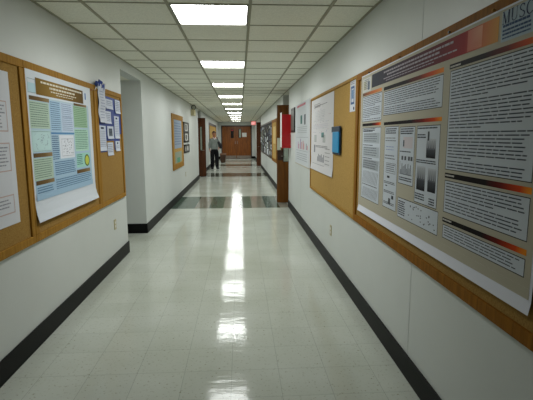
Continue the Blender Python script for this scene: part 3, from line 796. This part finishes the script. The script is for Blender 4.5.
R = [(.10,.08),(.10,.08),(.14,.10),(.10,.08),(.052,.055),(.078,.092),(.092,.108),
     .055,.042,.028,(.034,.018), .055,.042,.028,(.034,.018), .085,.056,.038,(.042,.03), .085,.056,.038,(.042,.03)]
V.append((-.004, -.012, 1.70)); E.append((6, len(V)-1)); R.append((.078, .095))
# fingers as chains out of both palms
def hand(root, down, side, thumbdir):
    base = Vector(V[root])
    for k, (ln, off) in enumerate(((.062, -.024), (.072, -.008), (.066, .008), (.052, .023))):
        p0 = base+Vector((0, off, 0))+down*.03; p1 = p0+down*ln*.5+side*.006; p2 = p0+down*ln+side*.022
        i = len(V); V.extend([tuple(p0), tuple(p1), tuple(p2)]); E.extend([(root, i), (i, i+1), (i+1, i+2)]); R.extend([.009, .0085, .0075])
    p0 = base+thumbdir*.03+down*.0; p1 = p0+thumbdir*.016+down*.028; i = len(V); V.extend([tuple(p0), tuple(p1)]); E.extend([(root, i), (i, i+1)]); R.extend([.011, .009])
hand(10, Vector((0, -.15, -1)).normalized(), Vector((1, 0, 0)), Vector((.3, -1, 0)).normalized())
hand(14, Vector((-.3, -.6, -.7)).normalized(), Vector((-1, 0, 0)), Vector((-.4, -.6, .6)).normalized())
skin_mesh('body', V, E, R, M['skin'], person)
def blob(name, c, r, mat, parent, cut=None, seg=20):
    bm = bmesh.new(); bmesh.ops.create_uvsphere(bm, u_segments=seg, v_segments=seg//2+2, radius=1)
    for v in bm.verts: v.co = Vector((v.co.x*r[0]+c[0], v.co.y*r[1]+c[1], v.co.z*r[2]+c[2]))
    if cut: bmesh.ops.delete(bm, geom=[v for v in bm.verts if cut(v.co)], context='VERTS')
    me = bpy.data.meshes.new(name); bm.to_mesh(me); bm.free(); me.materials.append(mat)
    for p in me.polygons: p.use_smooth = True
    o = bpy.data.objects.new(name, me); COL.objects.link(o); o.parent = parent; return o
blob('hair', (-.004, -.008, 1.662), (.093, .118, .105), M['hair'], person, lambda p: p.y < -.05 and p.z < 1.68 or p.z < 1.575)
for s in (-1, 1):
    blob('eye', (-.004+s*.03, -.122, 1.645), (.010, .006, .006), M['black'], person, seg=10)
    blob('ear', (-.004+s*.098, -.02, 1.625), (.010, .018, .03), M['skin'], person, seg=10)
blob('nose', (-.004, -.134, 1.612), (.012, .016, .02), M['skin'], person, seg=10)
blob('mouth', (-.004, -.113, 1.575), (.024, .007, .006), plain('lips', (140, 70, 60)), person, seg=10)
# clothes
skin_mesh('shirt', [(0, 0, .84), (0, 0, 1.12), (0, -.005, 1.28), (0, 0, 1.40), (0, -.003, 1.47), (-.16, 0, 1.355), (-.218, .01, 1.13), (-.226, -.04, .94), (.16, 0, 1.355), (.238, .03, 1.14), (.212, -.075, 1.0)],
          [(0,1),(1,2),(2,3),(3,4),(3,5),(5,6),(6,7),(3,8),(8,9),(9,10)],
          [(.205,.165),(.17,.145),(.18,.145),(.115,.10),(.06,.065),.072,.062,.048,.072,.062,.048], M['shirt'], person)
skin_mesh('trousers', [(0, 0, 1.04), (0, 0, .94), (-.095, 0, .86), (-.105, -.01, .50), (-.108, .0, .03), (.095, 0, .86), (.11, -.01, .50), (.122, .0, .03)],
          [(0,1),(1,2),(2,3),(3,4),(1,5),(5,6),(6,7)], [(.185,.15),(.19,.155),.13,.10,.08,.13,.10,.08], M['trous'], person)
skin_mesh('collar', [(-.07, -.07, 1.47), (-.03, -.115, 1.42), (0, -.128, 1.36), (.03, -.115, 1.42), (.07, -.07, 1.47)], [(0,1),(1,2),(2,3),(3,4)], [.016, .02, .024, .02, .016], M['collar'], person, 1)
for s, x, yy in ((-1, -.11, -.05), (1, .13, -.045)):
    skin_mesh('shoe', [(x, .05, .055), (x+s*.006, yy, .055), (x+s*.014, yy-.11, .046)], [(0,1),(1,2)], [(.075,.06),(.08,.062),(.07,.05)], M['shoe'], person)
# bag slung on the shoulder
bg = thing('shoulder_bag', (PX+.27, PY-.03, .86), 'black bag slung over the standing person\'s shoulder', 'bag')
def L2W(p): # person local to bag-world coordinates
    a = math.radians(14); x, y, z = p; return (PX+x*math.cos(a)-y*math.sin(a), PY+x*math.sin(a)+y*math.cos(a), z)
bo = skin_mesh('pouch', [tuple(Vector(L2W(p))-bg.location) for p in ((.13, -.27, 1.30), (.21, -.30, 1.14), (.25, -.30, .95))], [(0,1),(1,2)], [(.08,.06),(.11,.08),(.10,.07)], M['bag'], bg)
so = skin_mesh('strap', [tuple(Vector(L2W(p))-bg.location) for p in ((.13, -.26, 1.33), (.13, -.18, 1.42), (.13, -.06, 1.475), (.13, .06, 1.45), (.22, .11, 1.3), (.29, .03, 1.18))], [(0,1),(1,2),(2,3),(3,4),(4,5)], [.018]*6, M['bag'], bg, 1)
strip_marks()

# ------------------------------------------------------------------ camera
cam_d = bpy.data.cameras.new('camera'); cam = bpy.data.objects.new('camera', cam_d); COL.objects.link(cam)
f, pitch, yaw, roll = 433.17, .14612, .0603, .00276
cam_d.sensor_width = 36; cam_d.lens = 36*f/533; cam_d.clip_start = .05; cam_d.clip_end = 100
Rv = Vector((math.cos(yaw), -math.sin(yaw), 0)); Fh = Vector((math.sin(yaw), math.cos(yaw), 0))
F = Fh*math.cos(pitch)+Vector((0, 0, -math.sin(pitch))); Uv = Rv.cross(F)
c, s = math.cos(roll), math.sin(roll)
R2 = Rv*c-Uv*s; U2 = Rv*s+Uv*c
mat = Matrix((R2, U2, -F)).transposed().to_4x4(); mat.translation = (0, 0, EYE)
cam.matrix_world = mat
SC.camera = cam

# ------------------------------------------------------------------ world, colour
wd = bpy.data.worlds.new('world'); SC.world = wd; wd.use_nodes = True
wd.node_tree.nodes['Background'].inputs['Color'].default_value = (.02, .02, .022, 1)
SC.view_settings.view_transform = 'Standard'
SC.view_settings.look = 'None'
SC.view_settings.exposure = 0
